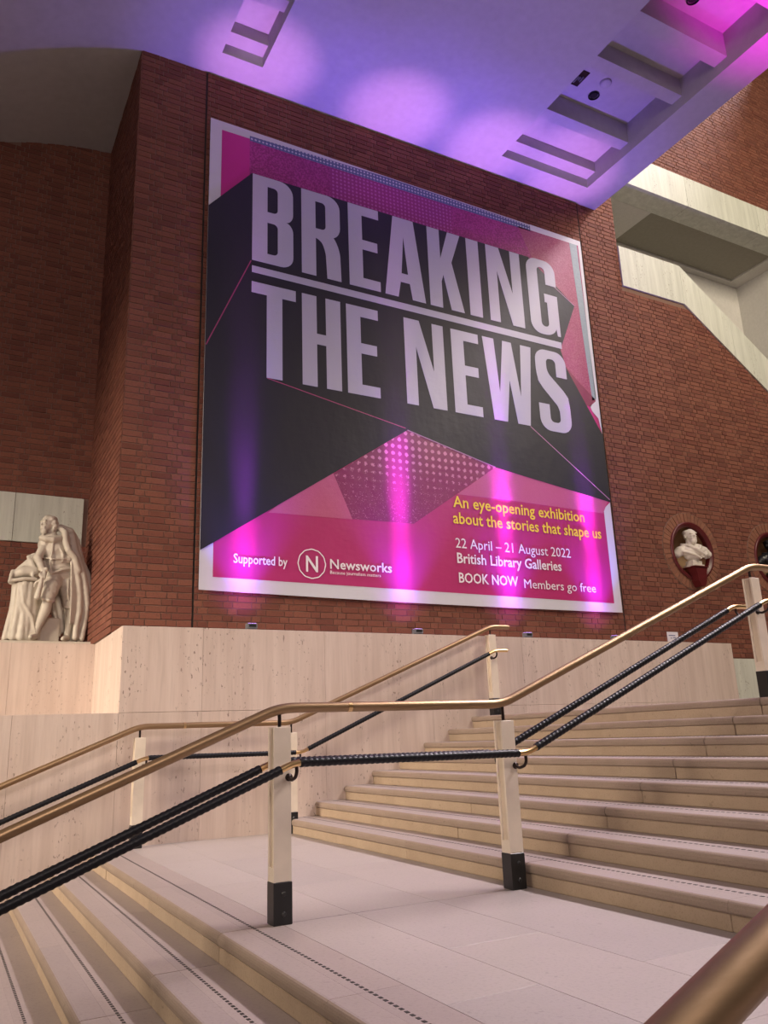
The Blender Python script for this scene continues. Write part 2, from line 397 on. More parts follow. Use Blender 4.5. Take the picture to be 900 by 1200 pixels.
def nosing_profile(x, z, depth):
    """bull-nosed edge slab, seen along Y; x = front of the nosing, z = top"""
    h = .060; pts = [(x+depth, z-h), (x+.012, z-h), (x+.003, z-h+.010)]
    for k in range(6):
        a = PI-PI/2*k/5; pts.append((x+.030+.030*math.cos(a), z-.030+.030*math.sin(a)))
    pts.append((x+depth, z)); return pts[::-1]
def flight(n, x0, z0, run, step_dx, going, label, name, topedge=False):
    """n nosings; the k-th stands at x0+k*step_dx with its top at z0+k*rise"""
    root = empty(name, (x0, 4.2, z0), label, 'stairs')
    r = random.Random(n+int(x0*10))
    inv = Matrix.Translation((-x0, -4.2, -z0))
    for k in range(n):
        x = x0+k*step_dx; z = z0+k*going
        js = [4.225]
        while js[0] > YN: js.insert(0, js[0]-r.uniform(1.25, 1.7))
        while js[-1] < YT: js.append(js[-1]+r.uniform(1.2, 1.6))
        js[0] = YN; js[-1] = YT
        if js[-1]-js[-2] < .3: js.pop(-2)
        ru = run if run else .33
        for a, b in zip(js, js[1:]):
            ga = .003 if abs(a-4.225) < .01 else .0008; gb = .003 if abs(b-4.225) < .01 else .0008
            mb = MB(); mb.prism([(p[0]-x0, p[1]-z0) for p in nosing_profile(x, z, .135)], a+ga-4.2, b-gb-4.2, lambda p, t: (p[0], t, p[1]))
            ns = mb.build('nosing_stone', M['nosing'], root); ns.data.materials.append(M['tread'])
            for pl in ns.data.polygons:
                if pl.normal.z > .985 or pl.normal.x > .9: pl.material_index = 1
            if k < n-1 or not topedge:
                MB().box(x+.1355-x0, a+ga-4.2, z-.05-z0, x+ru+.028-x0, b-gb-4.2, z-z0).build('tread_slab', M['tread'], root)
            else:
                MB().box(x+.1355-x0, a+ga-4.2, z-.05-z0, x+.328-x0, b-gb-4.2, z-z0).build('tread_slab', M['tread'], root)
            w_ = r.uniform(-.004, .004)
            MB().bbox(x+.014+w_-x0, a+ga-4.2, z-RISE-z0-.0, x+.06-x0, b-gb-4.2, z-.060-z0, .004).build('riser_stone', M['riser'], root)
        mb = MB(); y = YN+.03                       # row of black studs set into the tread
        while y < YT-.05:
            mb.box(x+.176-x0, y-4.2, z-z0-.001, x+.190-x0, y+.020-4.2, z-z0+.0012); y += .038
        mb.build('inset_studs', M['stud'], root, kind='stuff')
    return root
up_f = flight(8, XU, ZL+RISE, .335, .335, RISE, 'upper flight of worn stone steps rising right from the landing, beside the travertine wall', 'stone_stairs')
lo_f = flight(8, XN-7*.32, ZL-7*RISE, .32, .32, RISE, 'lower flight of stone steps with dotted edges falling away left, below the landing', 'stone_stairs', True)
# solid under the flights
mb = MB()
for k in range(8): mb.box(XU+.06+k*.335, YN, ZL-.3, XU+.06+(k+1)*.335, YT, ZL+(k+1)*RISE-.062)
mb.box(XU+.06+8*.335, YN, ZL-.3, 15, YT, ZL+8*RISE-.052)
for k in range(8): mb.box(XN+.06-(k)*.32, YN, -2.4, XN+.38-(k)*.32, YT, ZL-k*RISE-.062)
mb.build('stair_core', M['riser'], floor)
MB().box(-6, -8, -2.2, XN-7*.32+.014, YT, ZL-8*RISE).build('lower_paving', M['floor'], floor)

# ---------------------------------------------------------------- railings
def bend(pts, r=.10, n=6):
    """polyline with its corners rounded"""
    P = [Vector(p) for p in pts]; out = [P[0]]
    for a, b, c in zip(P, P[1:], P[2:]):
        p = b+(a-b).normalized()*r; q = b+(c-b).normalized()*r
        for k in range(n+1):
            t_ = k/n; out.append(p*(1-t_)**2+b*2*t_*(1-t_)+q*t_*t_)
    out.append(P[-1]); return out
def resample(pts, step):
    out = [pts[0]]
    for a, b in zip(pts, pts[1:]):
        n = max(1, int((b-a).length/step))
        for k in range(1, n+1): out.append(a.lerp(b, k/n))
    return out
def clip_path(pts, s0, s1):
    out = []; L = 0
    for a, b in zip(pts, pts[1:]):
        d = (b-a).length
        if d < 1e-7: continue
        if L+d > s0 and L < s1:
            if not out: out.append(a.lerp(b, max(0, (s0-L)/d)))
            out.append(a.lerp(b, min(1, (s1-L)/d)))
        L += d
    return out
def length(pts): return sum((b-a).length for a, b in zip(pts, pts[1:]))
RT = .0275
def railing(y, posts, label, sides=(-1, 1), xa=-.95, dz=0):
    xA, xB, xC = posts
    root = empty('stair_railing', (0, y, 0), label, 'railing')
    zt = .165+dz; s1, s2 = .405, .425
    top = bend([(xA-3.2, 0, zt-3.2*s1), (xA+.00, 0, zt), (xB, 0, zt), (xC+.02, 0, zt+(xC+.02-xB)*.408), (xC+.28, 0, zt+(xC+.02-xB)*.408)], .09)
    MB().tube(top, RT, 16).build('handrail', M['brass'], root)
    for xr in (xA+.42,):
        MB().tube([(xr-.012, 0, zt), (xr+.012, 0, zt)], RT+.0012, 16).build('collar', M['brass2'], root)
    zl = -.118+dz
    def wrap(L, a): 
        f_ = (L/.032+a/(2*PI)) % 1
        return .0203+.0042*(1-abs(2*f_-1))**.6
    for sd in sides:
        yy = sd*.152
        low = bend([(xA-3.2, yy, zl-3.2*.40), (xA+.03, yy, zl), (xB+.05, yy, zl-.012), (xC-.06, yy, zl-.012+(xC-.06-xB-.05)*.425), (xC+.12, yy, zl-.008+(xC-.06-xB-.05)*.425)], .05)
        tot = length(low); sA = 3.2*math.hypot(1, .4)+.0; sB = sA+(xB-xA); sC = sB+(xC-xB-.11)*math.hypot(1, .425)
        rail = MB().tube(low, .0185, 12).build('lower_rail', M['brass2'], root, 'lower rail showing bare brass at its bends')
        for a, b in ((.02, sA-.06), (sA+.05, sB-.02), (sB+.12, sC-.05)):
            MB().tube(resample(clip_path(low, a, b), .007), .021, 12, rfn=wrap).build('leather_wrap', M['leather'], rail)
    def post(x, zb, h, zstem):
        pw, pd = .048, .042
        p0 = empty('post', (x, 0, zb)); p0.parent = root
        pb = MB(); zs = .20
        # core with a recessed channel down each narrow side
        pb.bbox(-pw+.012, -pd, zs, pw-.012, pd, h, .003)
        for s_ in (-1, 1):
            xa_, xb_ = sorted((s_*(pw-.012), s_*pw))
            pb.box(xa_, -pd, zs, xb_, -pd+.016, h); pb.box(xa_, pd-.016, zs, xb_, pd, h); pb.box(xa_, -pd+.016, zs, xb_, pd-.016, zs+.07)
        pb.build('post_body', M['cream'], p0)
        MB().box(-pw+.0105, -pd+.018, zs+.075, -pw+.0125, pd-.018, h-.01).box(pw-.0125, -pd+.018, zs+.075, pw-.0105, pd-.018, h-.01).build('channel_inlay', M['cream_in'], p0)
        MB().bbox(-pw-.003, -pd-.003, 0, pw+.003, pd+.003, zs, .003).build('base_shoe', M['black'], p0)
        for zz in (.05, .145): MB().lathe([(0, -.006), (.011, -.006), (.013, -.002), (.013, 0)], (.004, -pd-.003, zz), 12, 'Y').build('bolt', M['bolt'], p0)
        MB().tube([(0, 0, h-.01), (0, 0, zstem-RT*.5)], .010, 10).build('stem', M['iron'], p0)
        return p0
    def hook(x, z, sd):
        b = MB(); pts = [(x, sd*.040, z-.075), (x, sd*.085, z-.088), (x, sd*.135, z-.074), (x, sd*.155, z-.048), (x, sd*.152, z-.018)]
        b.tube(bend(pts, .012, 4), .0095, 10).lathe([(.020, 0), (.020, sd*.010), (0, sd*.012)], (x, sd*.040, z-.075), 14, 'Y')
        b.build('bracket', M['iron'], root)
    zU = ZL+8*RISE
    post(xA, ZL, .965, zt-ZL); post(xB, ZL, .965, zt-ZL)
    hC = zt+(xC+.02-xB)*.408-zU; post(xC, zU, hC-.10, hC)
    if xa is not None:
        zz = zt-(xA-xa)*s1; n_ = math.ceil((XN-xa)/.32); zb = ZL-n_*RISE; post(xa, zb, zz-zb-.10, zz-zb)
    for sd in sides:
        hook(xA+.035, zl, sd); hook(xB+.035, zl-.012, sd); hook(xC-.035, zl-.008+(xC-.06-xB-.05)*.425, sd)
        if xa is not None: hook(xa, zl-(xA+.03-xa)*.4, sd)
    return root
railing(4.23, (1.635, 3.12, 5.67), 'middle brass stair railing with cream posts and paired black wrapped rails, across the centre', (-1, 1))
railing(8.0, (1.70, 3.22, 5.80), 'brass stair railing running along the travertine wall behind', (-1,))
railing(.635, (1.635, 3.12, 5.67), 'nearest brass handrail cutting across the bottom right corner', (-1, 1), dz=-.048)

# ---------------------------------------------------------------- ceiling
ceiling = empty('ceiling', (0, 0, 0), kind='structure')
XE2 = 9.13; YF = 1.5; TH = .9
mb = MB()
def slab(x0, y0, x1, y1): mb.box(x0, y0, ZC, x1, y1, ZC+TH)
slab(1.9, 8.29, XE2, YR); slab(1.9, YF, 2.43, 8.29); slab(2.98, YF, 6.87, 8.29); slab(8.61, YF, XE2, 8.29)
mb.build('soffit', M['soffit'], ceiling)
vs = []; fs = []; n = 40
for i in range(n+1):
    x = 1.9-6.9*i/n; z = ZC-.1*(1.9-x)**2 if x > -1.5 else ZC-.1*3.4**2-.68*(-1.5-x)
    vs += [(x, YF, z), (x, YR, z), (x, YF, ZC+TH), (x, YR, ZC+TH)]
for i in range(n): a = i*4; fs += [(a, a+1, a+5, a+4), (a+2, a+6, a+7, a+3), (a, a+4, a+6, a+2), (a+1, a+3, a+7, a+5)]
fs += [(0, 2, 3, 1), (4*n, 4*n+1, 4*n+3, 4*n+2)]
MB().add(vs, fs, False).build('curved_soffit', M['soffit'], ceiling)
def coffer(x0, x1, y0, prof, ribs):
    """prof: (y_from, y_to, z) recessed panels going towards the viewer; ribs: (y_from,y_to)"""
    for (ya, yb, z) in prof: MB().box(x0, yb, z, x1, ya, ZC+TH).build('coffer_panel', M['coffer'], ceiling)
    for (ya, yb) in ribs: MB().box(x0, yb, 8.73, x1, ya, 9.3).build('coffer_rib', M['coffer'], ceiling)
P = [(8.29, 8.08, 8.73), (8.08, 7.52, 8.91), (7.34, 6.47, 9.07), (6.28, 5.71, 9.02), (5.50, 4.75, 9.12), (4.55, 3.7, 9.12), (3.5, YF, 9.12)]
R_ = [(7.52, 7.34), (6.47, 6.28), (5.71, 5.50), (4.75, 4.55), (3.7, 3.5)]
coffer(6.87, 8.61, 8.29, P, R_); coffer(2.43, 2.98, 8.26, P, R_)
# small fittings in the coffer
MB().lathe([(.085, 9.05), (.085, 9.069), (.065, 9.069), (.065, 9.05)], (7.73, 7.10, 0), 24).build('recessed_downlight', M['bolt'], None, 'round black recessed downlight in the ceiling coffer, beside the open hatch', 'downlight')
MB().lathe([(0, 9.0685), (.062, 9.0685)], (7.73, 7.10, 0), 24).build('downlight_throat', M['gap'], bpy.data.objects['recessed_downlight'])
MB().lathe([(.085, 9.07), (.085, 9.045), (.07, 9.03), (0, 9.025)], (7.72, 6.84, 0), 24).build('smoke_detector', M['coffer'], None, 'round white smoke detector on the coffer panel, nearer than the black downlight', 'detector')
MB().lathe([(.085, 9.10), (.085, 9.119), (.065, 9.119), (.065, 9.10)], (7.80, 5.30, 0), 24).build('recessed_downlight', M['bolt'], None, 'round black recessed downlight in the pink lit coffer at the top right edge', 'downlight')
MB().lathe([(0, 9.1185), (.062, 9.1185)], (7.80, 5.30, 0), 24).build('downlight_throat', M['gap'], bpy.data.objects['recessed_downlight.001'])
hat = MB().box(7.09, 6.80, 9.060, 7.39, 7.08, 9.069).build('ceiling_hatch', M['iron'], None, 'dark ragged open hatch at the left side of the ceiling coffer', 'hatch')
hm = MB(); rr = random.Random(5)
for k in range(7): hm.box(7.12+.035*k, 6.86+rr.uniform(0, .05), 9.035, 7.135+.035*k, 7.05+rr.uniform(-.1, .02), 9.058)
hm.build('hatch_fitting', M['fixture'], hat)

# ---------------------------------------------------------------- upper right: beam, stair parapet, room behind
wall_upper = empty('wall_upper', (0, 0, 0), kind='structure')
for a, b in ((9.14, 11.55), (11.556, 13.6), (13.606, XE)): MB().bbox(a, YW-.03, 9.39, b, YW+.42, 10.05, .003).build('beam_panel', M['trav_pale'], wall_upper)
def para(x): return 7.98 if x < 11.04 else 7.98-SL*(x-11.04)
pp = [9.56, 10.3, 11.03]; 
for a, b in ((9.56, 11.028),): MB().prism([(a, 7.21), (b, 7.21), (b, 7.98), (a, 7.98)], -.035, .22, xz(YW)).build('parapet_panel', M['trav_pale'], wall_upper)
k = 11.032
for nx in (12.2, 13.4, 14.6, 15.8, XE):
    MB().prism([(k, 7.21-SL*(k-11.03)), (nx-.004, 7.21-SL*(nx-11.03)), (nx-.004, 7.98-SL*(nx-11.03)), (k, 7.98-SL*(k-11.03))], -.035, .22, xz(YW)).build('parapet_panel', M['trav_pale'], wall_upper); k = nx
MB().box(9.40, YW+.25, 4.0, 9.54, 10.6, 9.5).box(9.4, 10.3, 3.0, XE, 10.45, 9.39).box(14.9, YW+.25, 3.0, 15.1, 10.3, 9.39).build('room_wall', M['white_paint'], wall_upper)
MB().box(9.4, YW+.42, 9.39, 11.05, 10.3, 9.6).box(14.55, YW+.42, 9.39, 15, 10.3, 9.6).box(11.05, 10.15, 9.39, 14.55, 10.3, 9.6).build('room_soffit', M['white_paint'], wall_upper)
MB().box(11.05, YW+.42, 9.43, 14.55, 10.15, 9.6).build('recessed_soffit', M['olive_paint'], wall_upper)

# ---------------------------------------------------------------- niches and busts
_b = bmesh.new(); bmesh.ops.create_icosphere(_b, subdivisions=2, radius=1); _b.verts.ensure_lookup_table()
ICO_V = [v.co.copy() for v in _b.verts]; ICO_F = [[v.index for v in f.verts] for f in _b.faces]; _b.free()
def remeshed(prims, name, mat, parent, voxel, smooth=4, **k):
    """closed shapes melted into one continuous skin"""
    vs = []; fs = []
    def ball(mt):
        n_ = len(vs); vs.extend([tuple(mt @ v) for v in ICO_V]); fs.extend([tuple(i_+n_ for i_ in f) for f in ICO_F])
    for q in prims:
        if q[0] == 'e':                              # ellipsoid: centre, radii, optional rotation
            ball(Matrix.Translation(q[1]) @ (q[3] if len(q) > 3 else Matrix.Identity(4)) @ Matrix.Diagonal((*q[2], 1)))
        elif q[0] == 'c':                            # chain of tapering balls
            pts, rs = q[1], q[2]
            for (a, ra), (b, rb) in zip(zip(pts, rs), zip(pts[1:], rs[1:])):
                a, b = Vector(a), Vector(b); n_ = max(2, int((b-a).length/(min(ra, rb)*.5)))
                for i in range(n_+1): ball(Matrix.Translation(a.lerp(b, i/n_)) @ Matrix.Scale(ra+(rb-ra)*i/n_, 4))
        elif q[0] == 'b':                            # block
            t_ = MB(); t_.box(*q[1], *q[2]); n_ = len(vs); vs.extend(t_.v); fs.extend([tuple(i_+n_ for i_ in f) for f in t_.f])
    me = bpy.data.meshes.new(name); me.from_pydata(vs, [], fs); me.update()
    me.materials.append(mat)
    o = bpy.data.objects.new(name, me); C.objects.link(o)
    r_ = o.modifiers.new('r', 'REMESH'); r_.mode = 'VOXEL'; r_.voxel_size = voxel; r_.use_smooth_shade = True
    s_ = o.modifiers.new('s', 'SMOOTH'); s_.iterations = smooth; s_.factor = .5
    dg = bpy.context.evaluated_depsgraph_get(); me2 = bpy.data.meshes.new_from_object(o.evaluated_get(dg))
    o.modifiers.clear(); o.data = me2; me2.name = name
    if parent is not None: o.parent = parent
    return props(o, **k)
def rotx(a): return Matrix.Rotation(math.radians(a), 4, 'X')
def roty(a): return Matrix.Rotation(math.radians(a), 4, 'Y')
def rotz(a): return Matrix.Rotation(math.radians(a), 4, 'Z')

bust_prims = [('e', (0, .01, .475), (.084, .102, .105)), ('e', (0, -.035, .415), (.064, .072, .080)),         # skull, face
    ('c', [(0, -.098, .468), (0, -.118, .432)], [.012, .018]), ('c', [(-.045, -.092, .482), (.045, -.092, .482)], [.014, .014]),   # nose, brow
    ('e', (-.032, -.088, .437), (.020, .020, .018)), ('e', (.032, -.088, .437), (.020, .020, .018)),               # cheeks
    ('e', (-.085, .01, .445), (.012, .024, .034)), ('e', (.085, .01, .445), (.012, .024, .034)),                     # ears
    ('e', (0, -.078, .350), (.050, .042, .062)), ('c', [(-.034, -.098, .392), (0, -.108, .402), (.034, -.098, .392)], [.013, .015, .013]),
    ('e', (-.055, .03, .515), (.040, .075, .045)), ('e', (.055, .03, .515), (.040, .075, .045)), ('e', (0, .075, .47), (.07, .045, .09)),
    ('c', [(0, .01, .40), (0, .02, .26)], [.066, .078]),
    ('c', [(0, .02, .27), (-.17, .02, .195), (-.235, .02, .13)], [.085, .085, .070]), ('c', [(0, .02, .27), (.17, .02, .195), (.235, .02, .13)], [.085, .085, .070]),
    ('e', (0, -.01, .17), (.19, .12, .11)), ('e', (0, -.01, .09), (.14, .10, .08)), ('c', [(0, 0, .06), (0, 0, .0)], [.08, .070]),
    ('c', [(-.12, .06, .31), (-.09, -.07, .27), (-.01, -.13, .20), (.10, -.12, .11), (.16, -.06, .05)], [.028, .030, .028, .024, .018]),
    ('c', [(.12, .06, .31), (.10, -.06, .26), (.05, -.12, .20), (.02, -.13, .16)], [.028, .028, .024, .018]),
    ('c', [(-.21, .0, .20), (-.15, -.09, .15), (-.04, -.12, .10), (.06, -.11, .04)], [.024, .022, .02, .016]),
    ('c', [(.20, -.02, .19), (.17, -.08, .12), (.10, -.10, .06)], [.022, .02, .016])]
for i, (cx, cz) in enumerate(NICHES):
    root = empty('wall_niche', (cx, YW, cz), ('round brick edged wall niche holding the white marble bust', 'round brick edged wall niche cut off at the right edge, with the dark bust')[i], 'niche', 'round niches in the brick wall')
    n = 44
    for k_ in range(n):
        a0 = 2*PI*(k_+.06)/n; a1 = 2*PI*(k_+.94)/n; r1, r2 = .465, RN+(.0 if k_ % 2 else .006)
        pts = [(r1*math.cos(a0), r1*math.sin(a0)), (r2*math.cos(a0), r2*math.sin(a0)), (r2*math.cos(a1), r2*math.sin(a1)), (r1*math.cos(a1), r1*math.sin(a1))]
        MB().prism(pts, -.021-.002*(k_ % 3), .01, xz(0)).build('soldier_brick', M['soldier'], root)
    ann = MB(); ann.lathe([(.46, -.0145), (RN+.012, -.0145), (RN+.015, .01)], (0, 0, 0), 44, 'Y', False); ann.build('mortar_ring', M['mortar'], root)
    fr = MB(); pr_ = [(.475, -.01), (.475, -.045), (.455, -.055), (.435, -.05), (.425, -.03), (.405, -.03), (.395, -.015), (.395, .05)]
    fr.lathe(pr_, (0, 0, 0), 48, 'Y'); fr.build('niche_frame', M['red_frame'], root)
    d = MB(); d.lathe([(.397, .04), (.39, .15), (.33, .27), (.20, .34), (0, .36)], (0, 0, 0), 40, 'Y'); d.build('niche_shell', M['tan_niche'], root)
    br = MB(); 
    br.prism([(-.13, -.28), (-.12, -.33), (-.10, -.42), (-.09, -.50), (-.04, -.585), (.04, -.585), (.09, -.50), (.10, -.42), (.12, -.33), (.13, -.28)][::-1], -.16, .05, xz(0))
    br.build('corbel', M['red_frame'], root)
    plate = MB(); plate.bbox(-.15, -.18, -.285, .15, .12, -.265, .004); plate.build('shelf', M['red_frame'], root)
    bust = empty('portrait_bust', (cx, YW-.03, cz-.265), ('white marble bust of a bearded man in the round wall niche', 'dark bronze bust in the niche cut off by the right edge')[i], 'bust')
    bm_ = (M['marble2'], M['darkbronze'])[i]
    if i == 0:
        b0 = remeshed([tuple([q[0]]+[q[1]]+list(q[2:])) for q in bust_prims], 'bust_figure', bm_, bust, .009, 3)
        b0.location = (0, 0, .09); b0.rotation_euler = (0, 0, math.radians(-18)); b0.scale = (1.12, 1.05, .93)
    else:
        b1 = b0.copy(); b1.data = b0.data.copy(); b1.data.materials[0] = bm_; C.objects.link(b1); b1.parent = bust
    MB().bbox(-.13, -.09, 0, .13, .09, .035, .004).bbox(-.10, -.075, .035, .10, .075, .10, .004).build('bust_plinth', bm_, bust)

# ---------------------------------------------------------------- standing statue
SX, SY, SZ = 1.08, 10.22, ZLEDGE
def S(zx, zy, dy=0):
    h = (1145-zy); return ((zx-420-.077*h)/655, dy, .07+h/690)
def q(*a): return S(*a)
sk = 1/670
statue = empty('marble_statue', (SX, SY, SZ), 'pale marble statue of a cloaked man leaning on a draped stand, in the recess', 'statue')
MB().bbox(-.56, -.30, 0, .42, .34, .045, .004).build('plinth', M['marble'], statue)
def head_at(c, rot, k):
    """the bust's head and beard, re-posed"""
    out = []; T = Matrix.Translation(c) @ rot @ Matrix.Scale(k, 4) @ Matrix.Translation((0, 0, -.45))
    for q_ in bust_prims[:10]+bust_prims[10:13]+[bust_prims[10]]:
        if q_[0] == 'e': out.append(('e', T @ Vector(q_[1]), tuple(r_*k for r_ in q_[2]), rot))
        else: out.append(('c', [T @ Vector(p_) for p_ in q_[1]], [r_*k for r_ in q_[2]]))
    return out
body = [
    # legs: full breeches gathered at the knee, stockings, shoes; the near leg crosses to the left
    ('c', [S(470, 600, 0), S(435, 700, -.10), S(408, 790, -.15)], [.118, .108, .086]),
    ('c', [S(405, 820, -.16), S(388, 900, -.13), S(340, 1020, -.10), S(318, 1090, -.09)], [.058, .066, .044, .036]),
    ('c', [S(318, 1112, -.08), S(296, 1120, -.15), S(278, 1126, -.20)], [.038, .038, .026]),
    ('c', [S(560, 600, .02), S(574, 720, .0), S(578, 830, -.02)], [.118, .108, .084]),
    ('c', [S(577, 860, -.02), S(582, 930, .02), S(565, 1030, .03), S(553, 1090, .03)], [.056, .064, .044, .036]),
    ('c', [S(553, 1112, .02), S(528, 1120, -.05), S(512, 1126, -.10)], [.038, .038, .026]),
    ('c', [S(362, 812, -.19), S(405, 835, -.235), S(445, 830, -.19)], [.018, .020, .018]),
    ('c', [S(538, 862, -.05), S(578, 872, -.09), S(618, 862, -.04)], [.018, .020, .018]),
    ('c', [S(450, 640, -.12), S(400, 740, -.215), S(385, 790, -.21)], [.014, .016, .012]), ('c', [S(480, 660, -.10), S(455, 760, -.20)], [.014, .012]),
    ('c', [S(560, 650, -.10), S(552, 760, -.115), S(560, 820, -.09)], [.014, .015, .012]), ('c', [S(600, 640, -.08), S(605, 760, -.09)], [.014, .012]),
    # trunk in a doublet with a flared skirt
    ('e', S(512, 600, 0), (.165, .120, .09)), ('e', S(500, 545, -.01), (.182, .135, .08)), ('e', S(484, 480, -.02), (.160, .130, .14)), ('e', S(470, 400, -.02), (.152, .125, .14)),
    ('e', S(468, 335, .0), (.160, .110, .10)),
    ('c', [S(385, 500, -.10), S(402, 560, -.13), S(432, 600, -.15), S(500, 575, -.15), S(595, 540, -.09)], [.016, .018, .018, .016, .014]),
    ('c', [S(452, 330, -.12), S(440, 420, -.15), S(425, 520, -.16), S(432, 595, -.155)], [.012, .013, .012, .012]),
    ('c', [S(382, 470, -.11), S(440, 485, -.165), S(530, 475, -.155), S(600, 455, -.09)], [.011, .012, .012, .011]),
    ('c', [S(500, 380, -.13), S(520, 440, -.15), S(515, 500, -.155)], [.010, .012, .010]),
    # soft collar over the shoulders
    ('c', [S(372, 300, -.07), S(400, 312, -.12), S(450, 318, -.13), S(500, 300, -.09), S(530, 270, -.02)], [.036, .040, .040, .040, .036]),
    ('e', S(450, 285, -.02), (.10, .085, .05)), ('c', [S(462, 280, .0), S(440, 225, -.01)], [.062, .056]),
    # shoulders and arms
    ('e', S(395, 350, -.02), (.082, .09, .080)), ('e', S(558, 300, .03), (.085, .10, .10)),
    ('c', [S(392, 360, -.03), S(362, 430, -.09), S(335, 478, -.13)], [.062, .055, .048]),
    ('c', [S(335, 478, -.13), S(350, 540, -.20), S(372, 600, -.22)], [.048, .043, .030]),
    ('e', S(376, 622, -.23), (.028, .026, .042)), ('c', [S(350, 582, -.20), S(392, 582, -.235)], [.026, .024]),
    ('c', [S(555, 300, .02), S(590, 400, .0), S(560, 470, -.10)], [.065, .06, .05]),
    # curls at the back and side of the head
    ('e', S(455, 128, .0), (.055, .075, .040)), ('e', S(475, 160, .0), (.045, .075, .055)), ('e', S(480, 200, .01), (.040, .065, .045)),
    ('e', S(448, 140, -.085), (.028, .024, .026)), ('e', S(468, 158, -.085), (.024, .024, .026)), ('e', S(474, 188, -.080), (.024, .022, .026)), ('e', S(462, 215, -.075), (.022, .022, .026)), ('e', S(438, 118, -.055), (.030, .03, .022)),
] + head_at(S(424, 172, -.03), rotz(-52) @ rotx(6), .90)
for i, (dx, dz) in enumerate(((-16, 42), (-6, 50), (6, 50), (14, 44))):   # fingers of the hand holding the scroll
    body.append(('c', [S(368+dx*.9, 630, -.25), S(366+dx, 650, -.262), S(366+dx*1.1, 632+dz*.8, -.25)], [.010, .009, .008]))
body.append(('c', [S(350, 612, -.245), S(338, 634, -.255), S(340, 652, -.25)], [.011, .010, .008]))
remeshed(body, 'figure', M['marble'], statue, .0082, 2)
# scroll hanging from the hand
remeshed([('c', [S(362, 640, -.245), S(345, 720, -.25), S(322, 815, -.25)], [.022, .030, .036]), ('c', [S(372, 650, -.22), S(320, 690, -.2), S(305, 725, -.2)], [.014, .018, .014])], 'scroll', M['marble'], statue, .010, 2)
# cloak: long falling folds over the far shoulder, down the back and right side
cl = [('c', [S(500, 190, -.02), S(545, 240, -.07), S(545, 330, -.10), S(560, 400, -.14), S(610, 460, -.13), S(640, 560, -.10)], [.034, .040, .042, .040, .038, .034]),
      ('c', [S(520, 185, .03), S(590, 215, .05), S(625, 290, .05), S(640, 380, .04), S(660, 480, .03), S(700, 570, .02), S(722, 690, .0), S(735, 790, .0), S(705, 890, .02)], [.045, .060, .065, .065, .065, .060, .055, .045, .035]),
      ('c', [S(600, 250, .0), S(610, 360, -.03), S(640, 470, -.05), S(670, 580, -.06), S(690, 700, -.06), S(700, 830, -.04), S(690, 960, -.02)], [.045, .05, .05, .045, .04, .038, .03]),
      ('c', [S(560, 420, -.1), S(610, 520, -.10), S(635, 640, -.09), S(645, 760, -.07), S(640, 900, -.06), S(615, 1020, -.05), S(605, 1110, -.05)], [.03, .034, .036, .036, .036, .036, .036]),
      ('c', [S(640, 560, -.02), S(668, 760, .0), S(672, 930, .02), S(650, 1110, .02)], [.06, .06, .055, .05]),
      ('c', [S(690, 900, -.02), S(680, 1000, -.02), S(655, 1115, -.03)], [.03, .034, .036]),
      ('c', [S(540, 300, .13), S(580, 600, .15), S(600, 900, .15), S(590, 1110, .15)], [.10, .11, .10, .09]),
      ('c', [S(480, 700, .14), S(470, 850, .13), S(490, 960, .12), S(505, 1060, .10)], [.06, .05, .045, .03]),
      ('c', [S(450, 800, .08), S(470, 900, .08), S(492, 1010, .07), S(500, 1085, .05)], [.028, .026, .024, .02]),
      ('c', [S(500, 780, .10), S(515, 900, .10), S(525, 1050, .08)], [.03, .03, .028])]
rc = random.Random(4)
for k_ in range(9):                                  # sharper secondary folds
    x0_ = 560+k_*17; cl.append(('c', [S(x0_, 300+k_*42, -.09+.012*k_), S(x0_+22, 520+k_*22, -.125+.012*k_), S(x0_+18-k_*5, 760+k_*10, -.118+.010*k_), S(x0_+5-k_*8, 1000, -.10+.010*k_)], [.008, .013, .014, .010]))
remeshed(cl, 'cloak', M['marble'], statue, .009, 2)
# draped stand with a pile of books and cloth on top
st = [('b', S(190, 1130, .28), S(330, 690, -.06))] if False else []
a_, b_ = S(200, 1130, 0), S(350, 690, 0)
st = [('c', [S(x0_, 690, dy), S(x1_, 900, dy-.01), S(x2_, 1125, dy-.02)], [r1_, r2_, r3_]) for (x0_, x1_, x2_, dy, r1_, r2_, r3_) in (
      (190, 160, 110, -.02, .035, .038, .040), (215, 195, 160, -.07, .034, .038, .044), (250, 240, 215, -.09, .040, .030, .046), (290, 270, 250, -.08, .036, .045, .036),
      (325, 310, 285, -.06, .040, .040, .05), (360, 350, 330, -.02, .04, .04, .04), (200, 190, 140, .08, .06, .07, .08), (270, 270, 240, .10, .08, .09, .10), (350, 340, 330, .10, .07, .08, .08), (270, 260, 250, .0, .09, .10, .11))]
st += [('c', [S(225, 710, -.115), S(235, 850, -.125), S(290, 950, -.13), S(320, 1090, -.12)], [.012, .014, .016, .012]),
       ('c', [S(200, 705, -.09), S(215, 880, -.115), S(260, 1060, -.125)], [.012, .014, .012])]
remeshed(st, 'draped_stand', M['marble'], statue, .012, 2)
